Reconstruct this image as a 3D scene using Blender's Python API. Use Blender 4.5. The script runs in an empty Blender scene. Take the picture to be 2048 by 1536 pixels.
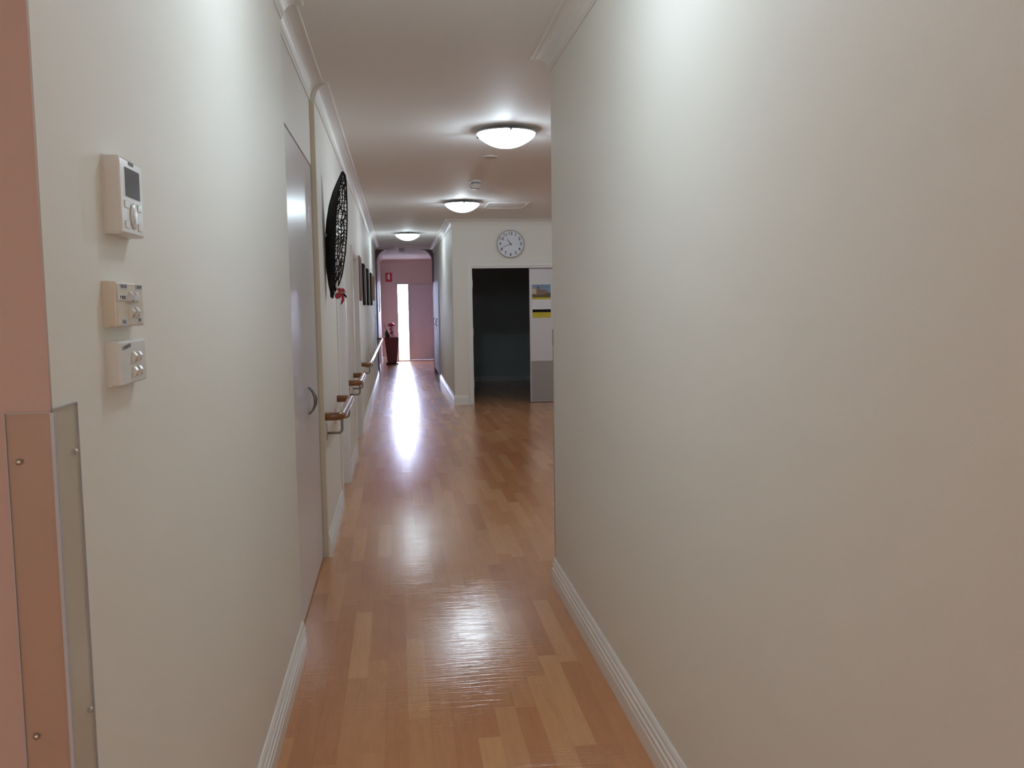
import bpy, bmesh, math, random
from mathutils import Vector, Matrix
random.seed(7)
C = bpy.context.scene.collection
S = bpy.context.scene
PI = math.pi

# ------------------------------------------------------------------ camera
F, YAW, PITCH, ROLL, EYE = 1790.8, .125, .0882, -.0148, 1.505
cy, sy = math.cos(YAW), math.sin(YAW)
fw = Vector((sy*math.cos(PITCH), cy*math.cos(PITCH), -math.sin(PITCH)))
r0 = Vector((cy, -sy, 0)); u0 = r0.cross(fw)
rt = math.cos(ROLL)*r0 + math.sin(ROLL)*u0
up = -math.sin(ROLL)*r0 + math.cos(ROLL)*u0
cd = bpy.data.cameras.new('camera'); cam = bpy.data.objects.new('camera', cd); C.objects.link(cam)
cd.sensor_fit = 'HORIZONTAL'; cd.sensor_width = 36; cd.lens = F*36/2048; cd.clip_start = .05; cd.clip_end = 200
m = Matrix((rt, up, -fw)).transposed().to_4x4(); m.translation = Vector((0, 0, EYE)); cam.matrix_world = m
S.camera = cam

# ------------------------------------------------------------------ view, world
S.view_settings.view_transform = 'Standard'; S.view_settings.look = 'None'
S.view_settings.gamma = 1; S.view_settings.use_curve_mapping = False
S.view_settings.exposure = 0.27
S.cycles.diffuse_bounces = 5; S.cycles.max_bounces = 7; S.cycles.transparent_max_bounces = 8; S.cycles.adaptive_threshold = .06
LAMP_W = 17.0          # strength of the opal glass bowls
SKY_BRIGHT = 36.0     # daylight behind the far sidelight
SKY_WARM = 2.3       # warm fill set into the sky behind the camera's lobby
w = bpy.data.worlds.new('sky'); S.world = w; w.use_nodes = True
nt = w.node_tree; nt.nodes.clear()
def wn(t, **k):
    n = nt.nodes.new(t)
    for a, b in k.items(): setattr(n, a, b)
    return n
tc = wn('ShaderNodeTexCoord'); sp = wn('ShaderNodeSeparateXYZ'); nt.links.new(tc.outputs['Generated'], sp.inputs[0])
mr = wn('ShaderNodeMapRange'); mr.inputs['From Min'].default_value = -.35; mr.inputs['From Max'].default_value = .35
nt.links.new(sp.outputs['Y'], mr.inputs['Value'])
mx = wn('ShaderNodeMix', data_type='RGBA')
mx.inputs['A'].default_value = (1*SKY_WARM, .86*SKY_WARM, .75*SKY_WARM, 1)
mx.inputs['B'].default_value = (.66*SKY_BRIGHT, .72*SKY_BRIGHT, 1.0*SKY_BRIGHT, 1)
nt.links.new(mr.outputs['Result'], mx.inputs['Factor'])
bg = wn('ShaderNodeBackground'); nt.links.new(mx.outputs['Result'], bg.inputs['Color'])
wo = wn('ShaderNodeOutputWorld'); nt.links.new(bg.outputs[0], wo.inputs['Surface'])
def portal(name, loc, sx, sz, rotz):
    l = bpy.data.lights.new(name, 'AREA'); l.shape = 'RECTANGLE'; l.size = sx; l.size_y = sz
    l.cycles.is_portal = True
    o = bpy.data.objects.new(name, l); C.objects.link(o); o.location = loc
    o.rotation_euler = (PI/2, 0, rotz)
portal('daylight_portal', (.142, 25.0, 1.05), .27, 2.05, 0)        # faces -Y, into the corridor
portal('lobby_daylight_portal', (-.6, -2.9, 1.3), 2.6, 1.6, PI)        # faces +Y, into the lobby

# ------------------------------------------------------------------ materials
MATS = {}
def mat(name, col, rough=.5, metal=0, spec=.5, bump=0, bscale=200, var=0, vscale=3, coat=0, emit=None, estr=0, croughness=.1):
    if name in MATS: return MATS[name]
    m = bpy.data.materials.new(name); m.use_nodes = True; MATS[name] = m
    t = m.node_tree; b = t.nodes['Principled BSDF']
    b.inputs['Base Color'].default_value = (*col, 1); b.inputs['Roughness'].default_value = rough
    b.inputs['Metallic'].default_value = metal; b.inputs['Specular IOR Level'].default_value = spec
    b.inputs['Coat Weight'].default_value = coat; b.inputs['Coat Roughness'].default_value = croughness
    if emit: b.inputs['Emission Color'].default_value = (*emit, 1); b.inputs['Emission Strength'].default_value = estr
    c = t.nodes.new('ShaderNodeTexCoord')
    if var:
        n = t.nodes.new('ShaderNodeTexNoise'); n.inputs['Scale'].default_value = vscale; n.inputs['Detail'].default_value = 5
        t.links.new(c.outputs['Object'], n.inputs['Vector'])
        x = t.nodes.new('ShaderNodeMix'); x.data_type = 'RGBA'
        x.inputs['A'].default_value = (*[v*(1-var) for v in col], 1); x.inputs['B'].default_value = (*[min(1, v*(1+var)) for v in col], 1)
        t.links.new(n.outputs['Fac'], x.inputs['Factor']); t.links.new(x.outputs['Result'], b.inputs['Base Color'])
    if bump:
        n = t.nodes.new('ShaderNodeTexNoise'); n.inputs['Scale'].default_value = bscale; n.inputs['Detail'].default_value = 2
        t.links.new(c.outputs['Object'], n.inputs['Vector'])
        bp = t.nodes.new('ShaderNodeBump'); bp.inputs['Strength'].default_value = bump; bp.inputs['Distance'].default_value = .002
        t.links.new(n.outputs['Fac'], bp.inputs['Height']); t.links.new(bp.outputs[0], b.inputs['Normal'])
    return m
paint = mat('cream_wall_paint', (.84, .82, .755), .58, bump=.12, bscale=260, var=.012, vscale=2)
pinkp = mat('pink_wall_paint', (.54, .39, .34), .5, bump=.12, bscale=260, var=.02)
endp = mat('dusty_pink_paint', (.64, .52, .49), .5, bump=.1, bscale=260, var=.02)
ceilm = mat('ceiling_paint', (.88, .865, .845), .7, bump=.05, bscale=120)
covem = mat('cornice_paint', (.80, .775, .72), .45)
trimm = mat('white_gloss_trim', (.86, .85, .82), .28, var=.02)
doorm = mat('satin_white_door', (.74, .725, .74), .26, var=.015, vscale=1.5)
enddoor = mat('mauve_grey_door_paint', (.66, .59, .65), .38)
def scuffs(m, sc):
    t = m.node_tree; b = t.nodes['Principled BSDF']; src = b.inputs['Base Color'].links[0].from_socket
    c = t.nodes.new('ShaderNodeTexCoord'); mp = t.nodes.new('ShaderNodeMapping'); mp.inputs['Scale'].default_value = (1, .35, 2.2)
    n = t.nodes.new('ShaderNodeTexNoise'); n.inputs['Scale'].default_value = sc; n.inputs['Detail'].default_value = 6; n.inputs['Roughness'].default_value = .65
    q = t.nodes.new('ShaderNodeMapRange'); q.inputs['From Min'].default_value = .70; q.inputs['From Max'].default_value = .725; q.inputs['To Max'].default_value = .75
    x = t.nodes.new('ShaderNodeMix'); x.data_type = 'RGBA'; x.inputs['B'].default_value = (.30, .24, .19, 1)
    t.links.new(c.outputs['Object'], mp.inputs[0]); t.links.new(mp.outputs[0], n.inputs['Vector']); t.links.new(n.outputs['Fac'], q.inputs['Value'])
    t.links.new(q.outputs[0], x.inputs['Factor']); t.links.new(src, x.inputs['A']); t.links.new(x.outputs['Result'], b.inputs['Base Color'])
scuffs(trimm, 28)
darkm = mat('dark_teal_room_paint', (.42, .48, .50), .7)
plast = mat('white_plastic', (.78, .78, .76), .25)
cream = mat('aged_cream_plastic', (.74, .68, .57), .28)
steel = mat('brushed_steel', (.55, .54, .52), .3, metal=1)
darkst = mat('dark_steel', (.16, .16, .165), .35, metal=.9)
alum = mat('kick_plate_aluminium', (.42, .40, .39), .5, metal=.5, bump=.15, bscale=300)
black = mat('black_fibre', (.008, .0075, .0075), .75, bump=.8, bscale=300)
blackw = mat('black_frame_wood', (.008, .007, .007), .8, spec=.2)
brownw = mat('brown_frame_wood', (.22, .085, .04), .5, var=.25, vscale=30)
pict = mat('picture_print', (.16, .13, .12), .55, var=.5, vscale=9)
redm = mat('red_sign', (.55, .02, .035), .4)
white = mat('paper_white', (.86, .86, .88), .5)
ink = mat('dark_ink', (.05, .05, .06), .6)
greyink = mat('grey_ink', (.2, .22, .24), .6)
potm = mat('maroon_ceramic', (.13, .018, .026), .25, var=.15, vscale=8)
soil = mat('dark_soil', (.03, .02, .015), .9, bump=1, bscale=90)
leafm = mat('dark_green_leaf', (.02, .035, .02), .4)
petal = mat('red_petal', (.42, .02, .05), .45, var=.2, vscale=60)
pinkpet = mat('pale_pink_petal', (.55, .30, .32), .5)
ribbon = mat('cream_ribbon', (.72, .66, .58), .5)
gold = mat('gold_stamen', (.55, .38, .1), .4)
yellow = mat('yellow_card', (.62, .50, .04), .5, var=.12, vscale=25)
skyblue = mat('print_sky', (.22, .32, .48), .4, var=.4, vscale=14)
warmsky = mat('print_warm_sky', (.62, .50, .38), .4, var=.2, vscale=20)
ruin = mat('print_ruin_brown', (.24, .13, .09), .5, var=.4, vscale=70)
ruin_l = mat('print_ruin_light', (.42, .27, .18), .5, var=.3, vscale=70)
grass = mat('print_field', (.13, .10, .05), .5, var=.4, vscale=50)
lcd = mat('grey_lcd', (.11, .145, .17), .12)
led = mat('green_led', (.3, .8, .5), .3, emit=(.3, 1, .6), estr=.6)
hole = mat('shadow_gap', (.02, .02, .02), .9)
purple = mat('purple_print', (.13, .09, .16), .3, var=.4, vscale=12)
concrete = mat('pale_concrete', (.6, .6, .6), .8, bump=.3, bscale=60)
concrete_o = concrete

def rail_mat():
    m = bpy.data.materials.new('varnished_timber'); m.use_nodes = True; t = m.node_tree; b = t.nodes['Principled BSDF']
    c = t.nodes.new('ShaderNodeTexCoord'); mp = t.nodes.new('ShaderNodeMapping'); mp.inputs['Scale'].default_value = (60, 3, 60)
    n = t.nodes.new('ShaderNodeTexNoise'); n.inputs['Scale'].default_value = 1.5; n.inputs['Detail'].default_value = 6
    x = t.nodes.new('ShaderNodeMix'); x.data_type = 'RGBA'
    x.inputs['A'].default_value = (.17, .055, .016, 1); x.inputs['B'].default_value = (.30, .115, .035, 1)
    t.links.new(c.outputs['Object'], mp.inputs[0]); t.links.new(mp.outputs[0], n.inputs['Vector'])
    t.links.new(n.outputs['Fac'], x.inputs['Factor']); t.links.new(x.outputs['Result'], b.inputs['Base Color'])
    b.inputs['Roughness'].default_value = .22; b.inputs['Coat Weight'].default_value = .5; b.inputs['Coat Roughness'].default_value = .08
    return m
railm = rail_mat()

def glass_mat(name, tint, gloss=.08, rough=.03):
    m = bpy.data.materials.new(name); m.use_nodes = True; t = m.node_tree; t.nodes.clear()
    tr = t.nodes.new('ShaderNodeBsdfTransparent'); tr.inputs[0].default_value = (*tint, 1)
    g = t.nodes.new('ShaderNodeBsdfGlossy'); g.inputs['Roughness'].default_value = rough
    lw = t.nodes.new('ShaderNodeLayerWeight'); lw.inputs['Blend'].default_value = .25
    ma = t.nodes.new('ShaderNodeMath'); ma.operation = 'MULTIPLY_ADD'; ma.inputs[1].default_value = .25; ma.inputs[2].default_value = gloss*.5
    t.links.new(lw.outputs['Fresnel'], ma.inputs[0])
    mi = t.nodes.new('ShaderNodeMixShader'); t.links.new(ma.outputs[0], mi.inputs[0])
    t.links.new(tr.outputs[0], mi.inputs[1]); t.links.new(g.outputs[0], mi.inputs[2])
    o = t.nodes.new('ShaderNodeOutputMaterial'); t.links.new(mi.outputs[0], o.inputs[0])
    return m
pane = glass_mat('window_glass', (.97, .98, 1))
acryl = glass_mat('clear_acrylic', (.985, .975, .952), .06, .12)
acryl_edge = mat('acrylic_edge', (.50, .52, .58), .2)

BULB_W = 29.0
LAMP_COL = (.79, .94, 1.06)
def lampglass(name='lit_opal_glass', k=1.0):
    m = bpy.data.materials.new(name); m.use_nodes = True; t = m.node_tree; t.nodes.clear()
    e = t.nodes.new('ShaderNodeEmission'); e.inputs[0].default_value = (*LAMP_COL, 1); e.inputs[1].default_value = LAMP_W*k
    tr = t.nodes.new('ShaderNodeBsdfTransparent'); g = t.nodes.new('ShaderNodeMixShader'); g.inputs[0].default_value = .5
    o = t.nodes.new('ShaderNodeOutputMaterial')
    t.links.new(tr.outputs[0], g.inputs[1]); t.links.new(e.outputs[0], g.inputs[2]); t.links.new(g.outputs[0], o.inputs[0])
    return m
opal = lampglass()
opal_soft = lampglass('lit_opal_glass_dimmed', .64)  # weaker bowls, dimmed to even out brightness along the passage

def floor_mat():
    m = bpy.data.materials.new('laminate_floor'); m.use_nodes = True; t = m.node_tree; b = t.nodes['Principled BSDF']
    L = t.links
    def N(k, **a):
        n = t.nodes.new(k)
        for p, q in a.items(): setattr(n, p, q)
        return n
    def M(op, a, bb=None, cc=None):
        n = N('ShaderNodeMath', operation=op)
        for i, v in enumerate((a, bb, cc)):
            if v is None: continue
            if isinstance(v, (int, float)): n.inputs[i].default_value = v
            else: L.new(v, n.inputs[i])
        return n.outputs[0]
    c = N('ShaderNodeTexCoord'); s = N('ShaderNodeSeparateXYZ'); L.new(c.outputs['Object'], s.inputs[0])
    x = M('DIVIDE', M('ADD', s.outputs['X'], 20.001), .08); ix = M('FLOOR', x); fx = M('FRACT', x)
    wn1 = N('ShaderNodeTexWhiteNoise', noise_dimensions='1D'); L.new(ix, wn1.inputs['W'])
    y = M('ADD', M('DIVIDE', M('ADD', s.outputs['Y'], 30), .80), M('MULTIPLY', wn1.outputs['Value'], 13.7)); iy = M('FLOOR', y); fy = M('FRACT', y)
    cb = N('ShaderNodeCombineXYZ'); L.new(ix, cb.inputs[0]); L.new(iy, cb.inputs[1])
    wn2 = N('ShaderNodeTexWhiteNoise', noise_dimensions='3D'); L.new(cb.outputs[0], wn2.inputs['Vector'])
    cr = N('ShaderNodeValToRGB'); L.new(wn2.outputs['Value'], cr.inputs[0])
    e = cr.color_ramp.elements
    e[0].position = 0; e[0].color = (.52, .215, .09, 1); e[1].position = 1; e[1].color = (.68, .35, .155, 1)
    q = cr.color_ramp.elements.new(.45); q.color = (.58, .26, .11, 1)
    q = cr.color_ramp.elements.new(.75); q.color = (.62, .295, .13, 1)
    # grain
    cb2 = N('ShaderNodeCombineXYZ'); L.new(M('MULTIPLY', s.outputs['X'], 55), cb2.inputs[0])
    L.new(M('MULTIPLY', s.outputs['Y'], 5), cb2.inputs[1]); L.new(M('MULTIPLY', wn2.outputs['Value'], 40), cb2.inputs[2])
    gn = N('ShaderNodeTexNoise'); gn.inputs['Scale'].default_value = 1; gn.inputs['Detail'].default_value = 4; gn.inputs['Distortion'].default_value = .8
    L.new(cb2.outputs[0], gn.inputs['Vector'])
    gm = N('ShaderNodeMapRange'); gm.inputs['From Min'].default_value = .35; gm.inputs['From Max'].default_value = .7
    gm.inputs['To Min'].default_value = 1.03; gm.inputs['To Max'].default_value = .92; L.new(gn.outputs['Fac'], gm.inputs['Value'])
    # seams: a board is three strips wide
    x3 = M('FRACT', M('DIVIDE', M('ADD', s.outputs['X'], 20.001), .24))
    seam = M('LESS_THAN', M('MINIMUM', x3, M('SUBTRACT', 1, x3)), .006)
    seam2 = M('LESS_THAN', M('MINIMUM', fx, M('SUBTRACT', 1, fx)), .012)
    seam3 = M('LESS_THAN', fy, .004)
    dk = M('SUBTRACT', 1, M('ADD', M('MULTIPLY', seam, .10), M('ADD', M('MULTIPLY', seam2, .08), M('MULTIPLY', seam3, .10))))
    tot = M('MULTIPLY', gm.outputs[0], dk)
    vm = N('ShaderNodeVectorMath', operation='SCALE'); L.new(cr.outputs['Color'], vm.inputs[0]); L.new(tot, vm.inputs['Scale'])
    L.new(vm.outputs[0], b.inputs['Base Color'])
    # scuffed varnish
    rn = N('ShaderNodeTexNoise'); rn.inputs['Scale'].default_value = 2.2; rn.inputs['Detail'].default_value = 4; L.new(c.outputs['Object'], rn.inputs['Vector'])
    rm = N('ShaderNodeMapRange'); rm.inputs['To Min'].default_value = .15; rm.inputs['To Max'].default_value = .19; L.new(rn.outputs['Fac'], rm.inputs['Value'])
    L.new(rm.outputs[0], b.inputs['Roughness']); b.inputs['Specular IOR Level'].default_value = .55
    b.inputs['Anisotropic'].default_value = .88
    tg = N('ShaderNodeCombineXYZ'); tg.inputs[0].default_value = 1; L.new(tg.outputs[0], b.inputs['Tangent'])
    mp = N('ShaderNodeMapping'); mp.inputs['Scale'].default_value = (4, 48, 1); L.new(c.outputs['Object'], mp.inputs[0])
    bn = N('ShaderNodeTexNoise'); bn.inputs['Scale'].default_value = 1.3; bn.inputs['Detail'].default_value = 3; L.new(mp.outputs[0], bn.inputs['Vector'])
    bp = N('ShaderNodeBump'); bp.inputs['Strength'].default_value = .8; bp.inputs['Distance'].default_value = .0009; L.new(bn.outputs['Fac'], bp.inputs['Height'])
    L.new(bp.outputs[0], b.inputs['Normal'])
    return m
floorm = floor_mat()

# ------------------------------------------------------------------ helpers
def obj(name, bm, m, parent=None, smooth=False, bevel=0, seg=2):
    bmesh.ops.recalc_face_normals(bm, faces=bm.faces)
    me = bpy.data.meshes.new(name); bm.to_mesh(me); bm.free()
    ms = m if isinstance(m, (list, tuple)) else [m]
    for q in ms: me.materials.append(q)
    if smooth:
        for p in me.polygons: p.use_smooth = True
    o = bpy.data.objects.new(name, me); C.objects.link(o)
    if parent: o.parent = parent
    if bevel:
        b = o.modifiers.new('bevel', 'BEVEL'); b.width = bevel; b.segments = seg; b.limit_method = 'ANGLE'; b.angle_limit = math.radians(40)
    return o
def tag(o, label, cat, group=None):
    o['label'] = label; o['category'] = cat
    if group: o['group'] = group
    return o
def thing(name, label, cat, loc, rotz=0, group=None):
    o = bpy.data.objects.new(name, None); C.objects.link(o); o.empty_display_size = .05
    o.location = loc; o.rotation_euler = (0, 0, rotz)
    return tag(o, label, cat, group)
def struct(name, bm, m, parent=None, **k):
    o = obj(name, bm, m, parent, **k)
    if parent is None: o['kind'] = 'structure'
    return o
def sgroup(name, loc=(0, 0, 0)):
    o = bpy.data.objects.new(name, None); C.objects.link(o); o.location = loc; o['kind'] = 'structure'; return o
def bx(bm, x0, x1, y0, y1, z0, z1, mi=0):
    v = [bm.verts.new((x, y, z)) for x in (x0, x1) for y in (y0, y1) for z in (z0, z1)]
    for f in ((0, 1, 3, 2), (4, 6, 7, 5), (0, 4, 5, 1), (2, 3, 7, 6), (0, 2, 6, 4), (1, 5, 7, 3)):
        bm.faces.new([v[i] for i in f]).material_index = mi
    return v
def box(*a):
    bm = bmesh.new(); bx(bm, *a); return bm
def boxes(l):
    bm = bmesh.new()
    for a in l: bx(bm, *a)
    return bm
def tube(bm, pts, r, n=12, cap=True, rs=None):
    pts = [Vector(p) for p in pts]; rings = []; prev = None
    for i, p in enumerate(pts):
        d = (pts[min(i+1, len(pts)-1)] - pts[max(i-1, 0)]).normalized()
        a = prev if prev is not None else (Vector((0, 0, 1)) if abs(d.z) < .9 else Vector((1, 0, 0)))
        a = (a - d*a.dot(d)).normalized(); b = d.cross(a); prev = a
        rr = rs[i] if rs else r
        rings.append([bm.verts.new(p + rr*(math.cos(2*PI*k/n)*a + math.sin(2*PI*k/n)*b)) for k in range(n)])
    for i in range(len(rings)-1):
        for k in range(n): bm.faces.new([rings[i][k], rings[i][(k+1) % n], rings[i+1][(k+1) % n], rings[i+1][k]])
    if cap: bm.faces.new(rings[0][::-1]); bm.faces.new(rings[-1])
    return bm
def lathe(bm, prof, n=48, c=(0, 0, 0)):
    rings = []
    for r, z in prof:
        if r < 1e-6: rings.append([bm.verts.new((c[0], c[1], c[2]+z))])
        else: rings.append([bm.verts.new((c[0]+r*math.cos(2*PI*k/n), c[1]+r*math.sin(2*PI*k/n), c[2]+z)) for k in range(n)])
    for a, b in zip(rings, rings[1:]):
        for k in range(n):
            q = (k+1) % n
            if len(a) == 1 and len(b) == 1: continue
            if len(a) == 1: bm.faces.new([a[0], b[q], b[k]])
            elif len(b) == 1: bm.faces.new([a[k], a[q], b[0]])
            else: bm.faces.new([a[k], a[q], b[q], b[k]])
    return bm
def prism(bm, pts, axis, a, b):
    """polygon given in the two other axes (in xyz order), extruded along axis from a to b"""
    def P(p, t):
        l = list(p); l.insert(axis, t); return l
    A = [bm.verts.new(P(p, a)) for p in pts]; B = [bm.verts.new(P(p, b)) for p in pts]
    n = len(pts); bm.faces.new(A); bm.faces.new(B[::-1])
    for i in range(n): bm.faces.new([A[i], A[(i+1) % n], B[(i+1) % n], B[i]])
    return bm
def sweep(path, prof, close=True):
    """profile (d, z) swept along an XY path; d is measured to the right of the direction of travel; mitred corners"""
    bm = bmesh.new(); P = [Vector((p[0], p[1])) for p in path]; rings = []
    for i, p in enumerate(P):
        def nr(a, b):
            d = (b-a).normalized(); return Vector((d.y, -d.x))
        if i == 0: mt = nr(P[0], P[1])
        elif i == len(P)-1: mt = nr(P[-2], P[-1])
        else:
            n1, n2 = nr(P[i-1], p), nr(p, P[i+1]); s = n1+n2; mt = s/(s.dot(n1))
        rings.append([bm.verts.new((p.x+mt.x*d, p.y+mt.y*d, z)) for d, z in prof])
    n = len(prof)
    for a, b in zip(rings, rings[1:]):
        for k in range(n if close else n-1):
            bm.faces.new([a[k], a[(k+1) % n], b[(k+1) % n], b[k]])
    if close: bm.faces.new(rings[0]); bm.faces.new(rings[-1][::-1])
    return bm
def text_mesh(name, s, size, m, parent, mw, depth=.0004, align='CENTER', bold=0):
    cu = bpy.data.curves.new(name, 'FONT'); cu.body = s; cu.size = size; cu.extrude = depth; cu.align_x = align; cu.align_y = 'CENTER'
    cu.resolution_u = 3; cu.offset = bold
    t = bpy.data.objects.new('tmp_text', cu); C.objects.link(t)
    bpy.context.view_layer.update()
    me = bpy.data.meshes.new_from_object(t.evaluated_get(bpy.context.evaluated_depsgraph_get())); bpy.data.objects.remove(t)
    me.transform(mw); me.materials.clear(); me.materials.append(m)
    o = bpy.data.objects.new(name, me); C.objects.link(o); o.parent = parent; return o
# text whose face looks along +X (reading direction +Y... seen from +X side: right-hand is +Y)
def FACE_X(x, y, z, rot=0): return Matrix.Translation((x, y, z)) @ Matrix(((0, 0, 1, 0), (1, 0, 0, 0), (0, 1, 0, 0), (0, 0, 0, 1))) @ Matrix.Rotation(rot, 4, 'Z')
def FACE_NY(x, y, z, rot=0): return Matrix.Translation((x, y, z)) @ Matrix(((1, 0, 0, 0), (0, 0, -1, 0), (0, 1, 0, 0), (0, 0, 0, 1))) @ Matrix.Rotation(rot, 4, 'Z')

# ------------------------------------------------------------------ layout numbers (metres)
XL, XR, XREC, XC = -.4516, .8086, -.4788, .8264
YN, Y0, Y1, YA, YC, YE = 1.2269, 3.9034, 5.4008, 4.667, 13.547, 24.865
CE, CO, BH = 2.7843, .0893, .139
D1a, D1b, D2a, D2b = 6.76, 7.72, 9.15, 10.42       # two doorways in the left wall
YL, YP = 19.4, 20.6                                 # left wall ends, arch wall begins
CAB = (18.1, 20.55)                                 # corridor cupboards on the right

# ------------------------------------------------------------------ shell
struct('floor', box(-3.2, 5.2, -3.1, YE+.2, -.12, 0), floorm)
struct('ceiling', box(-3.2, 5.2, -3.1, YE+.2, CE, CE+.12), ceilm)
BK = -1.0
wl = boxes([(BK, XL, YN+.004, Y0, 0, CE), (BK, XREC, Y0, Y1, 2.325, CE), (BK, XL, Y1, D1a, 0, CE), (BK, XL, D1a, D1b, 2.09, CE),
            (BK, XL, D1b, D2a, 0, CE), (BK, XL, D2a, D2b, 2.07, CE), (BK, XL, D2b, YL, 0, CE), (BK-.1, BK, YN+.004, YL, 0, CE)])
struct('wall_left', wl, paint)
struct('wall_front_left', box(-3.1, XL-.0004, YN-.002, YN+.004, 0, CE), pinkp)
struct('wall_right', boxes([(XR, XR+.13, -3, YA-.13, 0, CE), (XR, 5.1, YA-.13, YA, 0, CE)]), paint)
struct('wall_corridor_right', boxes([(XC, XC+.12, YC+.12, CAB[0], 0, CE), (XC, XC+.12, CAB[0], CAB[1], 2.06, CE),
                                     (XC+.7, XC+.8, CAB[0]-.06, CAB[1]+.05, 0, CE), (XC+.12, XC+.7, CAB[0]-.06, CAB[0], 0, CE)]), paint)
DX0, DX1, DZ = 1.09, 2.91, 2.09
struct('wall_clock_side', boxes([(XC, DX0-.001, YC, YC+.12, 0, CE), (DX0-.001, DX1, YC, YC+.12, DZ, CE), (DX1, 5.1, YC, YC+.12, 0, CE)]), paint)
struct('wall_lounge_right', box(5.0, 5.1, YA, YC, 0, CE), paint)
# archway wall
R_ = .27
def arc(cx, cz, r, a0, a1, n=12): return [(cx+r*math.cos(a0+(a1-a0)*i/n), cz+r*math.sin(a0+(a1-a0)*i/n)) for i in range(n+1)]
AL, AR = -.452, .80
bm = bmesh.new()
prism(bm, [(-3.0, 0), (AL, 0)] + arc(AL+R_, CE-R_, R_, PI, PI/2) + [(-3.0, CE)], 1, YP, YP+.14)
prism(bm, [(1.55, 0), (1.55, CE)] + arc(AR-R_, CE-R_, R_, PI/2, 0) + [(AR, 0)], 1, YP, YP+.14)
struct('wall_arch', bm, mat('shaded_arch_paint', (.20, .155, .15), .55, bump=.1, bscale=260))  # base colour darkened to put the far end's shade into the arch
struct('wall_end_left', box(-.60, AL-.001, YP+.14, YE, 0, CE), endp)
struct('wall_end_right', box(1.06, 1.18, YP+.14, YE, 0, CE), endp)
struct('wall_end', boxes([(-.6, -.03, YE, YE+.12, 0, CE), (-.03, 1.06, YE, YE+.12, 2.14, CE), (1.035, 1.18, YE, YE+.12, 0, 2.14)]), endp)
struct('wall_side_passage', boxes([(-3.1, -3.0, YL-.2, YP+.1, 0, CE), (-3.0, BK-.1, YL-.12, YL, 0, CE)]), endp)
# unseen lobby behind the camera; wide window added to let in fill light
struct('wall_lobby', boxes([(-3.2, -3.1, -3, YN, 0, CE)]), paint)
struct('wall_back', boxes([(-3.1, -1.9, -3.1, -3, 0, CE), (.7, XR+.13, -3.1, -3, 0, CE), (-1.9, .7, -3.1, -3, 0, .5), (-1.9, .7, -3.1, -3, 2.1, CE)]), paint)
w2 = sgroup('window_2')
obj('window_frame', boxes([(-1.9, -1.84, -3.08, -3.02, .5, 2.1), (.64, .7, -3.08, -3.02, .5, 2.1), (-1.84, .64, -3.08, -3.02, .5, .56), (-1.84, .64, -3.08, -3.02, 2.04, 2.1), (-.63, -.57, -3.08, -3.02, .56, 2.04)]), trimm, w2)
# dark store room behind the double doors
struct('wall_store_room', boxes([(XC+.12, XC+.13, YC+.121, 17.6, 0, CE), (3.4, 3.5, YC+.12, 17.7, 0, CE), (XC+.13, 3.4, 17.6, 17.7, 0, CE), (2.96, 3.4, YC+.121, YC+.13, 0, CE),
                                 (XC+.13, 3.4, YC+.13, 17.6, CE-.02, CE-.001)]), darkm)
struct('baseboard_store_room', box(XC+.13, 3.4, 17.585, 17.6, 0, .1), mat('store_room_skirting', (.5, .55, .57), .5))
struct('ground', box(-14, 14, YE+.2, 50, -.25, -.12), concrete)

# cornices
def cove(c=CO, z=CE):
    p = [(0, z), (0, z-c), (.006, z-c), (.008, z-c+.008)]
    for i in range(9):
        a = PI/2*i/8
        p.append((.010+(c-.018)*(1-math.cos(a)), z-c+.010+(c-.018)*math.sin(a)))
    p += [(c-.001, z-.006), (c, z-.004), (c, z)]
    return p
struct('trim_1', sweep([(-3.1, YN-.002), (XL, YN-.002), (XL, Y0), (XREC, Y0), (XREC, Y1), (XL, Y1), (XL, YL), (BK-.1, YL)], cove()), covem)
struct('trim_2', sweep([(XC, YP), (XC, YC), (5.0, YC), (5.0, YA), (XR, YA), (XR, -3)], cove()), covem)
struct('trim_3', sweep([(AL, YP+.14), (AL, YE), (1.06, YE), (1.06, YP+.14)], cove()), mat('pink_cornice_paint', (.64, .50, .48), .5))
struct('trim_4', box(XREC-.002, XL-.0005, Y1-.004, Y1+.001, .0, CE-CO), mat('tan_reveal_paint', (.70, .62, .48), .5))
# baseboards with ribbed colonial profile
t_ = .018
bprof = [(0, 0), (t_, 0), (t_, .060), (t_-.003, .064), (t_-.003, .068), (t_-.001, .072), (t_-.001, .084), (t_-.006, .089), (t_-.006, .094), (t_-.004, .098),
         (t_-.004, .108), (t_-.009, .114), (t_-.009, .119), (t_-.008, .124), (t_-.010, .131), (.004, BH), (0, BH)]
struct('baseboard_left_near', sweep([(-3.1, YN-.002), (XL, YN-.002), (XL, Y0)], bprof), trimm)
struct('baseboard_left_mid', sweep([(XL, Y1), (XL, D1a-.02)], bprof), trimm)
struct('baseboard_left_between', sweep([(XL, D1b+.06), (XL, D2a-.065)], bprof), trimm)
struct('baseboard_left_far', sweep([(XL, D2b+.065), (XL, YL), (BK-.1, YL)], bprof), trimm)
struct('baseboard_right', sweep([(5.0, YA), (XR, YA), (XR, -3)], bprof), trimm)
struct('baseboard_corridor', sweep([(XC, CAB[0]-.02), (XC, YC), (DX0-.05, YC)], bprof), trimm)
struct('baseboard_lounge', sweep([(DX1+.05, YC), (5.0, YC), (5.0, YA)], bprof), trimm)
struct('baseboard_end_left', sweep([(AL, YP+.14), (AL, YE), (-.04, YE)], bprof), trimm)

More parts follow.
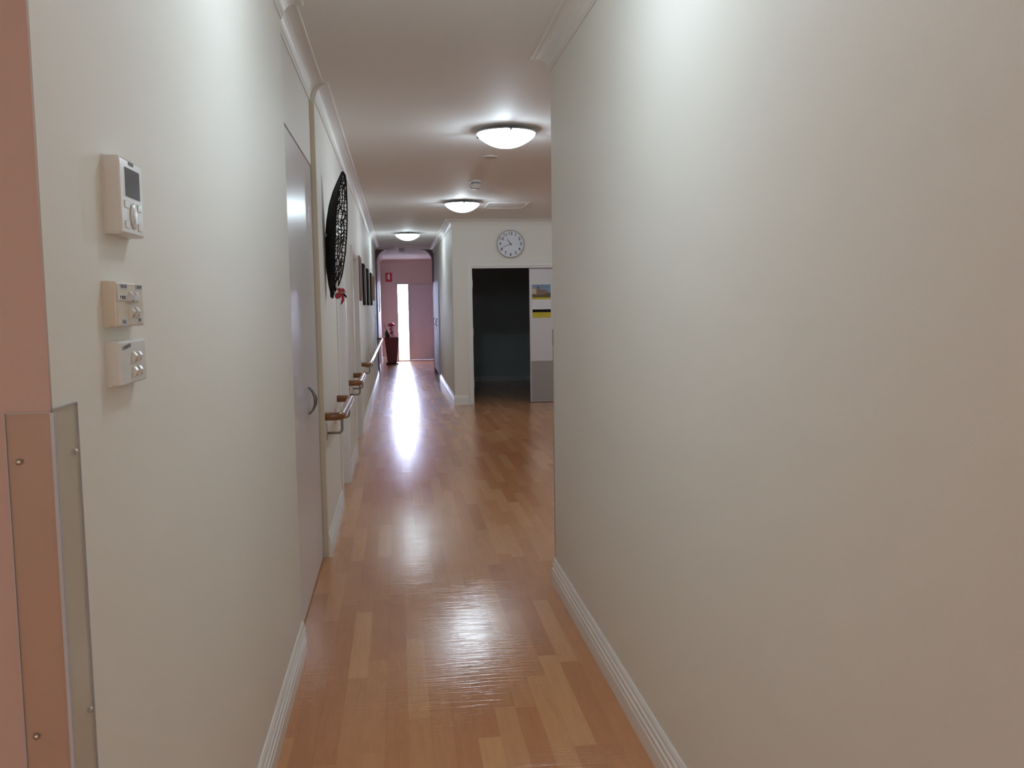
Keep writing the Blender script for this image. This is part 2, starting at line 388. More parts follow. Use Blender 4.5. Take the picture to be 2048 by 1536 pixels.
# ------------------------------------------------------------------ doors in the left wall (recessed behind the wall line)
def left_door(name, a, b, h, knob_y):
    g = sgroup(name, (XL, a, 0))
    X = -XL
    def lb(l): return boxes([(x0-XL, x1-XL, y0-a, y1-a, z0, z1) for x0, x1, y0, y1, z0, z1 in l])
    obj('door_leaf', lb([(-.66, -.62, a+.035, b-.035, .006, h-.03)]), doorm, g, bevel=.002)
    # jamb lining, stops and architraves
    obj('door_frame', lb([(-.70, XL+.002, a, a+.03, 0, h), (-.70, XL+.002, b-.03, b, 0, h), (-.70, XL+.002, a+.03, b-.03, h-.03, h),
                          (-.618, -.585, a+.03, a+.042, 0, h-.03), (-.618, -.585, b-.042, b-.03, 0, h-.03), (-.618, -.585, a+.042, b-.042, h-.042, h-.03)]), trimm, g, bevel=.002)
    obj('architrave', lb([(XL, XL+.016, b-.012, b+.055, 0, h+.05), (XL, XL+.016, a-.055+(.045 if name == 'door_1' else 0), a+.012, 0, h+.05),
                          (XL, XL+.016, a+.012, b-.012, h-.012, h+.05)]), trimm, g, bevel=.004)
    bm = bmesh.new(); lathe(bm, [(0, 0), (.024, 0), (.026, .006), (.012, .012), (.010, .03), (.026, .042), (.028, .055), (.018, .066), (0, .068)], 24)
    bm.transform(Matrix.Translation((-.62-XL, knob_y-a, 1.03)) @ Matrix.Rotation(PI/2, 4, 'Y'))
    obj('door_knob', bm, steel, g, smooth=True)
    return g
g1 = left_door('door_1', D1a, D1b, 2.09, D1a+.12)
obj('strike_plate', box(-.58-XL, -.555-XL, .93-.003, .931, .96, 1.06), steel, g1)
bm = bmesh.new(); lathe(bm, [(0, 0), (.014, 0), (.014, .012), (.009, .02), (0, .021)], 16)
bm.transform(Matrix.Translation((-.53-XL, D1b-.03-D1a, 1.02)) @ Matrix.Rotation(PI/2, 4, 'X')); obj('door_catch', bm, steel, g1, smooth=True)
left_door('door_2', D2a, D2b, 2.07, D2a+.12)

# near cupboard set flush in the recess
cup = thing('wall_cupboard', 'tall glossy white built-in cupboard with a bow handle, in the near left wall', 'cupboard', (XREC, Y0, 0))
obj('body', boxes([(-.45, -.03, .005, .025, .06, 2.318), (-.45, -.03, 1.47, 1.49, .06, 2.318), (-.45, -.03, .025, 1.47, 2.298, 2.318), (-.45, -.03, .025, 1.47, .06, .08), (-.46, -.45, .005, 1.49, .0, 2.318), (-.45, -.06, .005, 1.49, 0, .06)]), plast, cup)
dr = obj('door', box(-.026, -.004, .006, 1.491, .012, 2.321), doorm, cup, bevel=.0015)
bm = bmesh.new()
hp = []
for i in range(25):
    a = -1 + 2*i/24
    hp.append((-.004 + .034*(1-a*a)**.8, 4.84-Y0 + .012*(1-a*a), 1.012 + a*.07))
for off in (-.012, .010):
    tube(bm, [(x, y+off*(1.3-abs(2*i/24-1)*.4), z) for i, (x, y, z) in enumerate(hp)], .0035, 10, rs=[.004+.005*(1-abs(2*i/24-1)) for i in range(25)])
obj('handle', bm, mat('dull_nickel', (.17, .18, .175), .35, metal=.9), dr, smooth=True)

# ------------------------------------------------------------------ corridor cupboards on the right
n = 4; wd = (CAB[1]-CAB[0])/n
for k in range(2):
    y0 = CAB[0]+2*wd*k
    t = thing('corridor_cupboard', ['white tall two-door cupboard in corridor right wall, nearer the camera', 'white tall two-door cupboard in corridor right wall, next to the far archway'][k], 'cupboard', (XC, y0, 0), group='corridor cupboards')
    obj('body', boxes([(.0, .6, .003, .02, .1, 2.05), (.0, .6, 2*wd-.02, 2*wd-.003, .1, 2.05), (.0, .6, .02, 2*wd-.02, .1, .12), (0, .6, .02, 2*wd-.02, 2.03, 2.05), (.59, .6, .02, 2*wd-.02, .12, 2.03), (.05, .6, .003, 2*wd-.003, 0, .1)]), plast, t)
    for j in range(2):
        d = obj('door', box(-.02, -.001, j*wd+.003, (j+1)*wd-.003, .10, 2.045), mat('lilac_white_cupboard_paint', (.58, .56, .64), .5, spec=.25), t, bevel=.0015)
        hy = (j+1)*wd-.06 if j == 0 else j*wd+.06
        bm = bmesh.new()
        tube(bm, [(-.02-.034*math.sin(PI*i/14), hy, 1.165+.075*math.cos(PI*i/14)) for i in range(15)], .006, 8)
        obj('handle', bm, darkst, d, smooth=True)

# ------------------------------------------------------------------ double doors to the dark room
d3 = sgroup('door_3')
fr = obj('door_frame', boxes([(DX0-.045, DX0, YC-.016, YC, 0, DZ+.045), (DX1, DX1+.045, YC-.016, YC, 0, DZ+.045), (DX0, DX1, YC-.016, YC, DZ, DZ+.045),
    (DX0, DX0+.03, YC-.004, YC+.125, 0, DZ), (DX1-.03, DX1-.001, YC-.004, YC+.125, 0, DZ), (DX0+.03, DX1-.03, YC-.004, YC+.125, DZ-.03, DZ-.001)]), trimm, d3, bevel=.003)
LX0, LX1 = 2.0, DX1-.034
rl = obj('door_leaf', box(LX0, LX1, YC+.06, YC+.10, .01, DZ-.035), doorm, d3, bevel=.002)
obj('kick_plate', box(LX0+.012, LX1-.01, YC+.0575, YC+.06, .02, .64), alum, rl)
bm = box(-.02, .02, 0, .84, .01, DZ-.035); bm.transform(Matrix.Translation((DX0+.016, YC+.15, 0)) @ Matrix.Rotation(math.radians(8), 4, 'Z')); obj('door_leaf', bm, doorm, d3, bevel=.002)
for z in (1.83, 1.10, .32):
    bm = box(DX0+.030, DX0+.034, YC+.02, YC+.09, z-.055, z+.055); tube(bm, [(DX0+.034, YC+.014, z-.055), (DX0+.034, YC+.014, z+.055)], .007, 10)
    obj('hinge', bm, steel, fr)
# end door and sidelight
EDX0, EDX1 = .315, 1.0
d4 = sgroup('door_4')
obj('door_leaf', box(EDX0, EDX1, YE+.03, YE+.07, .03, 2.10), enddoor, d4, bevel=.002)
obj('door_frame', boxes([(.282, EDX0, YE-.012, YE+.10, 0, 2.14), (EDX1, 1.035, YE-.012, YE+.10, 0, 2.14), (EDX0, EDX1, YE-.012, YE+.10, 2.10, 2.14), (EDX0, EDX1, YE+.0, YE+.12, 0, .028)]), mat('mauve_trim', (.55, .48, .50), .35), d4, bevel=.002)
w1 = sgroup('window_1')
obj('window_frame', boxes([(-.03, .004, YE-.012, YE+.08, 0, 2.14), (.004, .282, YE-.012, YE+.08, 2.105, 2.14), (.004, .282, YE-.012, YE+.08, 0, .03)]), MATS['mauve_trim'], w1, bevel=.002)
obj('window_pane', box(.004, .282, YE+.035, YE+.041, .03, 2.105), pane, w1)

# ------------------------------------------------------------------ ceiling lights
lamps = [((.18, 2.45), 'round opal bowl ceiling light above the near passage, closest to the camera'),
         ((.82, 6.65), 'round opal bowl ceiling light, nearest and largest of those in view'),
         ((.82, 11.2), 'round opal bowl ceiling light beside the ceiling access panel'),
         ((.20, 15.95), 'round opal bowl ceiling light in the narrow corridor, farthest of the row'),
         ((3.0, 7.2), 'added fill light, round opal bowl in the lounge, unseen behind the right wall end'),  # both lounge lamps are added out of view to brighten the middle
         ((3.3, 11.4), 'added fill light, round opal bowl in the lounge, unseen in front of the double doors')]
def make_lamp(loc, label, og):
    t = thing('ceiling_light', label, 'ceiling light', (loc[0], loc[1], CE), group='round ceiling lights')
    bm = bmesh.new(); lathe(bm, [(0, 0), (.15, 0), (.15, -.012), (.222, -.022), (.228, -.027), (.224, -.032), (.20, -.030), (.14, -.018), (0, -.018)], 64)
    obj('pan', bm, mat('lamp_pan_grey', (.5, .5, .5), .4, metal=.3), t, smooth=True)
    bl = bpy.data.lights.new('bulb', 'POINT'); bl.energy = BULB_W*(.60 if og is opal_soft else 1); bl.color = LAMP_COL; bl.shadow_soft_size = .035
    bo_ = bpy.data.objects.new('bulb', bl); C.objects.link(bo_); bo_.parent = t; bo_.location = (0, 0, -.075)
    bm = bmesh.new()
    pr = [(.212, -.031), (.211, -.040), (.203, -.052), (.188, -.066), (.168, -.081), (.145, -.095), (.120, -.108), (.095, -.118), (.070, -.125), (.045, -.130), (.020, -.132), (0, -.1325)]
    lathe(bm, pr, 64)
    obj('glass_bowl', bm, og, t, smooth=True)
    for k in range(3):
        a = -PI/2+.03+2*PI*k/3
        bm = bmesh.new(); bx(bm, .20, .232, -.007, .007, -.046, -.022); bx(bm, .205, .2165, -.034, .034, -.047, -.043)
        bm.transform(Matrix.Rotation(a, 4, 'Z')); obj('clip', bm, darkst, t)
    return t
def dup(root, loc, label=None):
    r = root.copy(); C.objects.link(r); r.location = loc
    if label: r['label'] = label
    for ch in list(root.children):
        c = ch.copy(); C.objects.link(c); c.parent = r
        for g in list(ch.children):
            d = g.copy(); C.objects.link(d); d.parent = c
    return r
L0 = make_lamp(*lamps[0], opal_soft); L1 = make_lamp(*lamps[1], opal)
for i, ((x, y), lb) in enumerate(lamps[2:]): dup(L0 if i >= 1 else L1, (x, y, CE), lb)

# ceiling fittings
bm = bmesh.new(); lathe(bm, [(0, 0), (.066, 0), (.07, -.006), (.062, -.010), (.055, -.008), (0, -.009)], 40)
tag(obj('ceiling_disc', bm, mat('grey_disc_plastic', (.62, .58, .56), .5), smooth=True), 'flat round grey disc on ceiling between the nearest light and smoke detector', 'ceiling disc').location = (.823, 7.84, CE)
def detector(x, y, label):
    t = thing('smoke_detector', label, 'smoke detector', (x, y, CE), group='ceiling smoke detectors')
    bm = bmesh.new(); lathe(bm, [(0, 0), (.064, 0), (.066, -.018), (.060, -.022), (.060, -.024), (0, -.024)], 32); obj('base', bm, plast, t, smooth=False)
    bm = bmesh.new(); lathe(bm, [(.045, -.024), (.045, -.034), (0, -.034)], 32); obj('vent_band', bm, darkst, t)
    bm = bmesh.new(); lathe(bm, [(0, -.034), (.060, -.034), (.062, -.055), (.054, -.080), (.038, -.090), (0, -.092)], 32); obj('cap', bm, plast, t, smooth=True)
    return t
det = detector(.822, 9.33, 'white round smoke detector hanging under the ceiling before the second light')
dup(det, (.113, 20.1, CE), 'small smoke detector on corridor ceiling just before the far archway')
hx0, hx1, hy0, hy1 = 1.16, 1.68, 11.32, 11.95
t = thing('ceiling_access_panel', 'square ceiling access panel with thin raised rim above the clock wall', 'access panel', (hx0, hy0, CE))
W, D = hx1-hx0, hy1-hy0
obj('rim', boxes([(0, W, 0, .025, -.005, 0), (0, W, D-.025, D, -.005, 0), (0, .025, .025, D-.025, -.005, 0), (W-.025, W, .025, D-.025, -.005, 0)]), ceilm, t)
obj('panel', box(.03, W-.03, .03, D-.03, -.003, 0), ceilm, t)

# ------------------------------------------------------------------ handrails
def handrail(y0, y1, label, ny, z=.85):
    t = thing('handrail', label, 'handrail', (XL, y0, z), group='timber handrails on the left wall')
    off, rb, L = .098, .055, y1-y0
    pts = [(0, 0, 0), (off-rb, 0, 0)] + [(off-rb+rb*math.sin(a), rb-rb*math.cos(a), 0) for a in [PI/2*i/8 for i in range(1, 9)]]
    pts += [(off, L*k/12, 0) for k in range(1, 12)]
    pts += [(off-rb+rb*math.cos(a), L-rb+rb*math.sin(a), 0) for a in [PI/2*i/8 for i in range(0, 9)]] + [(0, L, 0)]
    bm = bmesh.new(); tube(bm, pts, .025, 20)
    obj('rail', bm, railm, t, smooth=True)
    for i in range(ny):
        yb = .07+(L-.30)*i/(ny-1) if ny > 1 else .1
        bm = bmesh.new()
        zb = -.110
        tube(bm, [(.004, yb, zb), (.07, yb, zb)] + [(.07+.025*math.sin(a), yb, zb+.025-.025*math.cos(a)) for a in [PI/2*k/6 for k in range(1, 7)]] + [(.095, yb, -.026), (.095, yb, -.02)], .0075, 12)
        b = obj('bracket', bm, mat('satin_steel_bracket', (.30, .29, .28), .35, metal=.9), t, smooth=True)
        bm = bmesh.new(); bx(bm, 0, .006, yb-.02, yb+.02, zb-.042, zb+.065); obj('wall_plate', bm, steel, b, bevel=.002)
    return t
handrail(5.46, 6.52, 'short brown timber handrail beside the white cupboard, nearest of three', 2)
handrail(8.02, 8.92, 'short brown timber handrail between the two left doorways', 2, .835)
handrail(10.8, 19.25, 'long brown timber handrail running under the row of framed pictures', 8, .82)

# ------------------------------------------------------------------ framed pictures on the left wall
pics = [(10.52, 11.10, 2.10, 1.58, brownw, 'brown wooden framed picture, first in the row beside the second doorway'),
        (11.85, 12.35, 2.07, 1.53, blackw, 'black framed picture, second in the row, after the brown one'),
        (13.40, 13.90, 2.07, 1.53, blackw, 'black framed picture in the middle of the row of five'),
        (15.05, 15.6, 2.07, 1.53, blackw, 'black framed picture, fourth in the row beside the last brown frame'),
        (16.6, 17.25, 2.07, 1.62, brownw, 'brown framed picture, last in the row towards the archway')]
for a, b, zt, zb, fm, lb in pics:
    t = thing('framed_picture', lb, 'picture', (XL, a, zb), group='framed pictures along the left wall')
    W, H = b-a, zt-zb; f = .035
    obj('frame', boxes([(0, .026, 0, f, 0, H), (0, .026, W-f, W, 0, H), (0, .026, f, W-f, 0, f), (0, .026, f, W-f, H-f, H)]), fm, t, bevel=.006)
    obj('print', box(.004, .018, f, W-f, f, H-f), pict, t)
t = thing('wall_print', 'small purple picture board on the left wall beyond the archway', 'picture', (AL, 22.2, 1.38))
obj('frame', boxes([(0, .02, 0, .03, 0, .66), (0, .02, 1.3, 1.33, 0, .66), (0, .02, .03, 1.3, 0, .03), (0, .02, .03, 1.3, .63, .66)]), trimm, t)
obj('print', box(.002, .012, .03, 1.3, .03, .63), purple, t)

# small single switches
def switch(y, z, label):
    t = thing('light_switch', label, 'light switch', (XL, y, z), group='small light switches on the left wall')
    obj('plate', box(0, .009, -.036, .036, -.058, .058), plast, t, bevel=.003)
    obj('rocker', box(.009, .014, -.008, .008, -.014, .014), plast, t, bevel=.002)
switch(8.45, 1.05, 'small white light switch on wall between the two left doorways')
switch(18.2, 1.30, 'small white light switch near the far end of the left wall')

# ------------------------------------------------------------------ thermostat and switch plates, near left wall
T = thing('wall_controller', 'white wall thermostat controller with grey screen above two switch plates', 'thermostat', (XL, 1.548, 1.687))
bo = obj('case', box(0, .026, -.063, .063, -.061, .061), plast, T, bevel=.004)
obj('back_plate', box(0, .0035, -.0632, .0632, -.0612, .0612), plast, T)
obj('screen', box(.0255, .0268, -.034, .044, 0, .046), lcd, T)
text_mesh('logo', 'DAIKIN', .0085, mat('logo_grey', (.3, .31, .33), .5), T, FACE_X(.0262, .0, .054))
for (y, z) in ((-.034, -.013), (.036, -.013), (-.034, -.045), (.036, -.045)):
    obj('button', box(.0255, .0275, y-.010, y+.010, z-.006, z+.006), plast, T, bevel=.0012)
obj('indicator_light', box(.0275, .0279, .036, .040, -.012, -.008), led, T)
bm = bmesh.new(); lathe(bm, [(0, 0), (.020, 0), (.021, .0015), (.018, .0025), (.011, .002), (.010, .003), (0, .003)], 32)
bm.transform(Matrix.Translation((.026, .001, -.029)) @ Matrix.Rotation(PI/2, 4, 'Y') @ Matrix.Diagonal((1, .85, 1, 1))); obj('dial_pad', bm, plast, T, smooth=True)
text_mesh('dial_mark', '-', .012, ink, T, FACE_X(.0285, -.006, -.030))

def plate(z, h, pm, label, words, tape):
    t = thing('switch_plate', label, 'light switch', (XL, 1.529, z), group='stacked switch plates on the near left wall')
    obj('plate', box(0, .021, -.073, .073, -h/2, h/2), pm, t, bevel=.0035, seg=3)
    obj('mounting_block', box(0, .008, -.0735, .0735, -h/2-.0005, h/2+.0005), pm, t)
    for y in (-.006, .022):
        for zz in (.012, -.013) if tape else (.008, -.016):
            bm = bmesh.new()
            prism(bm, [(.0205, zz-.0105), (.0205, zz+.0085), (.0245, zz+.008), (.0285, zz+.0015), (.024, zz-.0095)], 1, y-.006, y+.006)
            ro = obj('rocker', bm, plast, t, bevel=.001)
            bm = bmesh.new(); bx(bm, .0250, .0262, y+.001, y+.0042, zz-.0065, zz-.003); obj('marker', bm, mat('red_dot', (.35, .09, .05), .5), ro)
    for (s, y, zz, sz, rot) in words:
        lab = obj('label_strip', box(.0208, .0214, y-len(s)*sz*.36, y+len(s)*sz*.36, zz-sz*.62, zz+sz*.62), mat('tape_grey', (.62, .63, .66), .4), t) if rot == 0 else None
        text_mesh('lettering', s, sz, greyink, t, FACE_X(.0216, y, zz, rot), .0002)
    if tape:
        obj('tape_strip', boxes([(.0212, .0224, -.070, -.022, .006, .0145), (.0224, .0325, -.024, -.021, .006, .0145), (.0315, .0325, -.022, .010, .006, .0145)]), mat('tape_pale', (.72, .74, .78), .35), t)
        text_mesh('lettering', 'P 10 IO', .009, ink, t, FACE_X(.0226, -.046, .0102), .0002)
plate(1.515, .071, cream, 'yellowed cream four-rocker switch plate with paper tape labels, upper one',
      [('PIGEONS', -.036, .028, .0075, 0), ('CANOPY', .047, .028, .0085, 0), ('HALL', -.040, -.028, .0085, 0), ('LINK', .044, -.026, .0075, 0)], True)
plate(1.422, .070, plast, 'white four-rocker switch plate with one crooked label, lower one', [('CORRIDOR', -.038, .025, .009, .10)], False)

# ------------------------------------------------------------------ corner guards
G = thing('corner_guard', 'clear acrylic corner guard screwed to pink and cream wall corner at left', 'corner guard', (XL, YN-.002, 0))
zt = 1.374
bm = bmesh.new(); e = .003
bx(bm, -.056, -.0005, -e, -.0004, .15, zt); obj('face', bm, acryl, G)
bm = bmesh.new(); bx(bm, .0006, e, 0.003, .088, .15, zt+.004); obj('face', bm, acryl, G)
bm = bmesh.new(); bx(bm, -.0005, e+.001, -e-.001, .003, .15, zt); bx(bm, .0006, e+.0003, .0875, .0885, .15, zt+.004); bx(bm, -.057, -.056, -e-.0003, -.0004, .15, zt)
bx(bm, -.056, 0, -e-.0003, -.0004, zt, zt+.0012); bx(bm, .0006, e+.0003, .003, .088, zt+.004, zt+.0052)
obj('edge', bm, acryl_edge, G)
def screw(p, ax):
    bm = bmesh.new(); lathe(bm, [(0, 0), (.0042, 0), (.0042, .0015), (.0028, .0032), (0, .0036)], 16)
    bm.transform(Matrix.Translation(p) @ (Matrix.Rotation(PI/2, 4, 'X') if ax == 'y' else Matrix.Rotation(PI/2, 4, 'Y')))
    obj('screw', bm, steel, G, smooth=True)
for z in (1.311, .940, .45): screw((-.042, -e, z), 'y'); screw((e, .070, z), 'x')
bm = bmesh.new(); bx(bm, XR-.0022, XR+.03, YA+.0006, YA+.003, BH+.01, 1.375); bx(bm, XR-.0025, XR-.0005, YA-.004, YA+.003, BH+.01, 1.375)
bx(bm, XR-.0045, XR-.0005, YA-.012, YA+.003, 1.29, 1.37)
tag(obj('corner_strip', bm, mat('dull_strip', (.33, .31, .29), .4)), 'thin dull grey corner strip on the end edge of the right wall', 'corner strip')

# ------------------------------------------------------------------ woven pod hanging on the left wall
P = thing('woven_wall_hanging', 'black woven pod shaped wall hanging with a red flower at its tip', 'wall hanging', (XL, 5.85, 1.575))
import bisect
ZS = [0, .03, .08, .16, .26, .38, .48, .58, .66, .72, .765, .785]
XLf = [.034, .026, .016, .006, .001, .003, .014, .034, .060, .088, .112, .122]
XRf = [.040, .050, .082, .106, .122, .137, .143, .146, .146, .145, .141, .130]
XMf = [.038, .044, .058, .064, .066, .074, .080, .090, .102, .114, .126, .127]
def it(z, A):
    i = min(max(bisect.bisect_right(ZS, z)-1, 0), len(ZS)-2); f = (z-ZS[i])/(ZS[i+1]-ZS[i]); return A[i]*(1-f)+A[i+1]*f
def env(z): return max(.10, math.sin(PI*min(max((z+.03)/.84, 0), 1)))**.7
def pod_pt(s, z, side):
    """s 0..1 across the dense wing (side 0) or the open wing (side 1)"""
    d = .13*env(z)
    if side == 0: return (it(z, XLf)*(1-s)+it(z, XMf)*s + .004*math.sin(s*PI), .06*env(z) - d*math.sin(s*PI/2), z)
    return (it(z, XMf)*(1-s)+it(z, XRf)*s, .06*env(z) - d*math.cos(s*PI/2*.9), z)
bm = bmesh.new(); NZ = 60; NS = 7
g_ = [[bm.verts.new([q+random.uniform(-.0012, .0012) for q in pod_pt(i/NS, .785*k/NZ, 0)]) for i in range(NS+1)] for k in range(NZ+1)]
for k in range(NZ):
    for i in range(NS): bm.faces.new([g_[k][i], g_[k][i+1], g_[k+1][i+1], g_[k+1][i]])
dw = obj('dense_wing', bm, black, P); so = dw.modifiers.new('s', 'SOLIDIFY'); so.thickness = .004
def net(name, side, NS, NZ, th, f=None):
    bm = bmesh.new(); g = []
    for k in range(NZ+1):
        row = []
        for i in range(NS+1):
            z = .785*(k+(0 if k in (0, NZ) else random.uniform(-.38, .38)) + (.5 if i % 2 and 0 < k < NZ else 0))/NZ
            s = (i+(0 if i in (0, NS) else random.uniform(-.3, .3)))/NS
            p = pod_pt(s, min(z, .785), side) if f is None else f(s, min(z, .785))
            row.append(bm.verts.new([q+random.uniform(-.002, .002) for q in p]))
        g.append(row)
    for k in range(NZ):
        for i in range(NS):
            q = [g[k][i], g[k][i+1], g[k+1][i+1], g[k+1][i]]
            if random.random() < .30: bm.faces.new(q[:3]); bm.faces.new([q[0], q[2], q[3]])
            else: bm.faces.new(q)
    o = obj(name, bm, black, P); w_ = o.modifiers.new('w', 'WIREFRAME'); w_.thickness = th; w_.use_even_offset = False; w_.use_replace = True
    return o
net('open_net', 1, 4, 34, .0088)
net('back_net', 1, 2, 12, .006, lambda s, z: (it(z, XLf)*(1-s)+it(z, XRf)*s, .06*env(z)+.05*env(z)*math.sin(s*PI), z))
bm = bmesh.new()
rim = [pod_pt(0, .785*k/40, 0) for k in range(41)]; tube(bm, rim, .0045, 8)
tube(bm, [pod_pt(1, .785*k/40, 1) for k in range(41)], .0045, 8); tube(bm, [pod_pt(1, .785*k/40, 0) for k in range(41)], .0035, 8)
tube(bm, [(it(.02, XLf)+.006, -.01, .06), (.036, -.006, 0.0), (.040, -.004, -.012)], .009, 8, rs=[.010, .012, .006])
obj('rim_cord', bm, black, P, smooth=True)
bm = bmesh.new(); bx(bm, .0, .014, .04, .062, .38, .40); obj('hook', bm, darkst, P)
# flower with curled petals
before_ = set(P.children)
fl = obj('flower_stem', tube(bmesh.new(), [(.075, -.02, .085), (.068, -.03, .045), (.078, -.04, .015), (.095, -.045, .0)], .004, 8, rs=[.006, .009, .006, .003]), ribbon, P, smooth=True)
bm = tube(bmesh.new(), [(.045, -.02, .0), (.055, -.028, -.012), (.072, -.035, -.03)], .003, 8); obj('flower_stem', bm, ribbon, P, smooth=True)
def petal_mesh(path, widths, nrm, cup=.25):
    bm = bmesh.new(); rows = []
    n = Vector(nrm).normalized()
    for i, p in enumerate(path):
        p = Vector(p); d = (Vector(path[min(i+1, len(path)-1)])-Vector(path[max(i-1, 0)])).normalized(); s = d.cross(n).normalized()
        rows.append([bm.verts.new(p + s*widths[i]*u + n*cup*widths[i]*(u*u)) for u in (-1, -.6, 0, .6, 1)])
    for a, b in zip(rows, rows[1:]):
        for k in range(4): bm.faces.new([a[k], a[k+1], b[k+1], b[k]])
    return bm
def pet(path, widths, nrm, m_=petal, cup=.25, name='petal'):
    o = obj(name, petal_mesh(path, widths, nrm, cup), m_, P, smooth=True)
    s_ = o.modifiers.new('s', 'SOLIDIFY'); s_.thickness = .0015; u_ = o.modifiers.new('u', 'SUBSURF'); u_.levels = u_.render_levels = 1
cx, cyy, cz = .105, -.05, -.012
pet([(cx, cyy, cz), (.085, -.055, -.030), (.066, -.06, -.045), (.056, -.058, -.050)], [.010, .026, .024, .006], (.2, -1, .2))
pet([(cx, cyy, cz), (.116, -.06, -.040), (.118, -.062, -.066), (.108, -.06, -.090), (.098, -.058, -.108)], [.006, .012, .013, .009, .002], (.5, -1, 0))
pet([(cx, cyy, cz), (.125, -.05, -.028), (.140, -.045, -.040), (.143, -.045, -.055)], [.006, .010, .008, .003], (0, -1, .5), blackw)
pet([(cx, cyy, cz), (.092, -.05, .010), (.080, -.045, .025)], [.008, .020, .010], (0, -1, .3))
pet([(cx, cyy, cz), (.118, -.052, .010), (.125, -.050, .022)], [.008, .018, .008], (.2, -1, .2))
pet([(cx, cyy, cz), (.128, -.052, -.006), (.140, -.048, -.004)], [.008, .014, .005], (.2, -1, .2), pinkpet)
bm = bmesh.new()
for k in range(14):
    a = k*2.4; rr = .003*math.sqrt(k); bmesh.ops.create_uvsphere(bm, u_segments=8, v_segments=6, radius=.0028, matrix=Matrix.Translation((cx+rr*math.cos(a), cyy-.012, cz+rr*math.sin(a))))
obj('flower_centre', bm, gold, P, smooth=True)

FM = Matrix.Translation((.098, -.05, .022)) @ Matrix.Scale(.80, 4) @ Matrix.Translation((-.105, .05, .012))
for ch in set(P.children)-before_: ch.data.transform(FM)

# ------------------------------------------------------------------ clock
mat('black_hand', (.006, .006, .01), .4)
K = thing('wall_clock', 'round white wall clock with black numerals above the dark doorway', 'clock', (1.708, YC, 2.418))
def ylathe(prof, n=64):
    bm = bmesh.new(); lathe(bm, prof, n); bm.transform(Matrix.Rotation(PI/2, 4, 'X')); return bm
obj('case', ylathe([(0, 0), (.200, 0), (.208, .01), (.210, .032), (.204, .040), (.196, .038), (.194, .028), (0, .028)]), mat('clock_grey_plastic', (.50, .47, .46), .3), K, smooth=False)
obj('face', ylathe([(0, .026), (.1935, .026), (.1935, .030), (0, .030)]), mat('clock_face', (.80, .84, .92), .5), K)
for h in range(1, 13):
    a = PI/2 - h*PI/6
    for j, ch in enumerate(str(h)):
        ox = (j-.5)*.036 if h > 9 else 0
        text_mesh('numeral', ch, .064, MATS['black_hand'], K, FACE_NY(.156*math.cos(a)+ox, -.0304, .156*math.sin(a)), .0006, bold=.0012)
    obj('hour_mark', box(.122*math.cos(a)-.002, .122*math.cos(a)+.002, -.0308, -.030, .122*math.sin(a)-.002, .122*math.sin(a)+.002), greyink, K)
def hand(name, ang, l, w_, y):
    d = Vector((math.sin(ang), math.cos(ang))); s = Vector((d.y, -d.x))
    bm = bmesh.new(); pts = [d*-.022+s*w_, d*l+s*w_*.7, d*l-s*w_*.7, d*-.022-s*w_]
    prism(bm, [(p.x, p.y) for p in pts], 1, -y, -y-.0015); obj(name, bm, mat('black_hand', (.006, .006, .01), .4), K)
hand('hour_hand', math.radians(325), .092, .0048, .033); hand('minute_hand', math.radians(249), .122, .003, .035)
obj('hub', ylathe([(0, .030), (.009, .030), (.009, .038), (0, .039)], 20), ink, K)

# ------------------------------------------------------------------ wall calendar on the closed door leaf
yc = YC+.0600
Q = thing('wall_calendar', 'wall calendar with ancient arena photo and yellow bands on the closed door leaf', 'calendar', (2.183, yc, 1.3))
hw = .143
def fl_(name, x0, x1, z0, z1, m_, d0=.0, d1=.0015): return obj(name, box(x0, x1, -d1, -d0, z0-1.3, z1-1.3), m_, Q)
fl_('backing_card', -hw, hw, 1.30, 1.808, yellow, 0, .0012)
fl_('photo_sky', -hw, hw, 1.612, 1.808, skyblue, .0012, .0016)
def shape(name, pts, m_, d):
    bm = bmesh.new(); prism(bm, [(x, z-1.3) for x, z in pts], 1, -d-.0003, -d); return obj(name, bm, m_, Q)
shape('photo_dawn', [(-hw, 1.64), (-.03, 1.64), (-.05, 1.72), (-.10, 1.75), (-hw, 1.74)], warmsky, .0016)
shape('photo_field', [(-hw, 1.612), (hw, 1.612), (hw, 1.69), (.05, 1.665), (-.03, 1.655), (-hw, 1.665)], grass, .0019)
shape('photo_arena', [(-.078, 1.64), (-.076, 1.752), (-.060, 1.778), (-.040, 1.785), (-.022, 1.770), (-.016, 1.728), (0, 1.722), (.05, 1.722), (.085, 1.716), (.1, 1.70), (.09, 1.675), (.03, 1.655)], ruin, .0022)
for j in range(4):
    for i in range(7 if j < 2 else 3):
        x = -.070+i*.023*(1 if j < 2 else .75); z = 1.662+j*.027
        shape('photo_arch', [(x, z), (x+.009, z), (x+.009, z+.013), (x+.0045, z+.017), (x, z+.013)], ruin_l, .0025)
fl_('month_sheet', -hw, hw, 1.43, 1.58, white, .0012, .0025)
bm = bmesh.new()
for i in range(8): bx(bm, -hw+.012+i*.0372, -hw+.0125+i*.0372, -.0028, -.0025, 1.44-1.3, 1.555-1.3)
for j in range(6): bx(bm, -hw+.012, hw-.012, -.0028, -.0025, 1.44-1.3+j*.0228, 1.4405-1.3+j*.0228)
obj('month_grid', bm, mat('faint_grey_ink', (.5, .5, .54), .6), Q)
for k in range(31):
    cc, rr = (k+2) % 7, (k+2)//7
    text_mesh('day_number', str(k+1), .012, MATS['faint_grey_ink'], Q, FACE_NY(-hw+.031+cc*.0372, -.0028, 1.544-1.3-rr*.0228), .0001)
fl_('black_band', -hw+.004, hw, 1.385, 1.43, blackw, .0012, .0022)
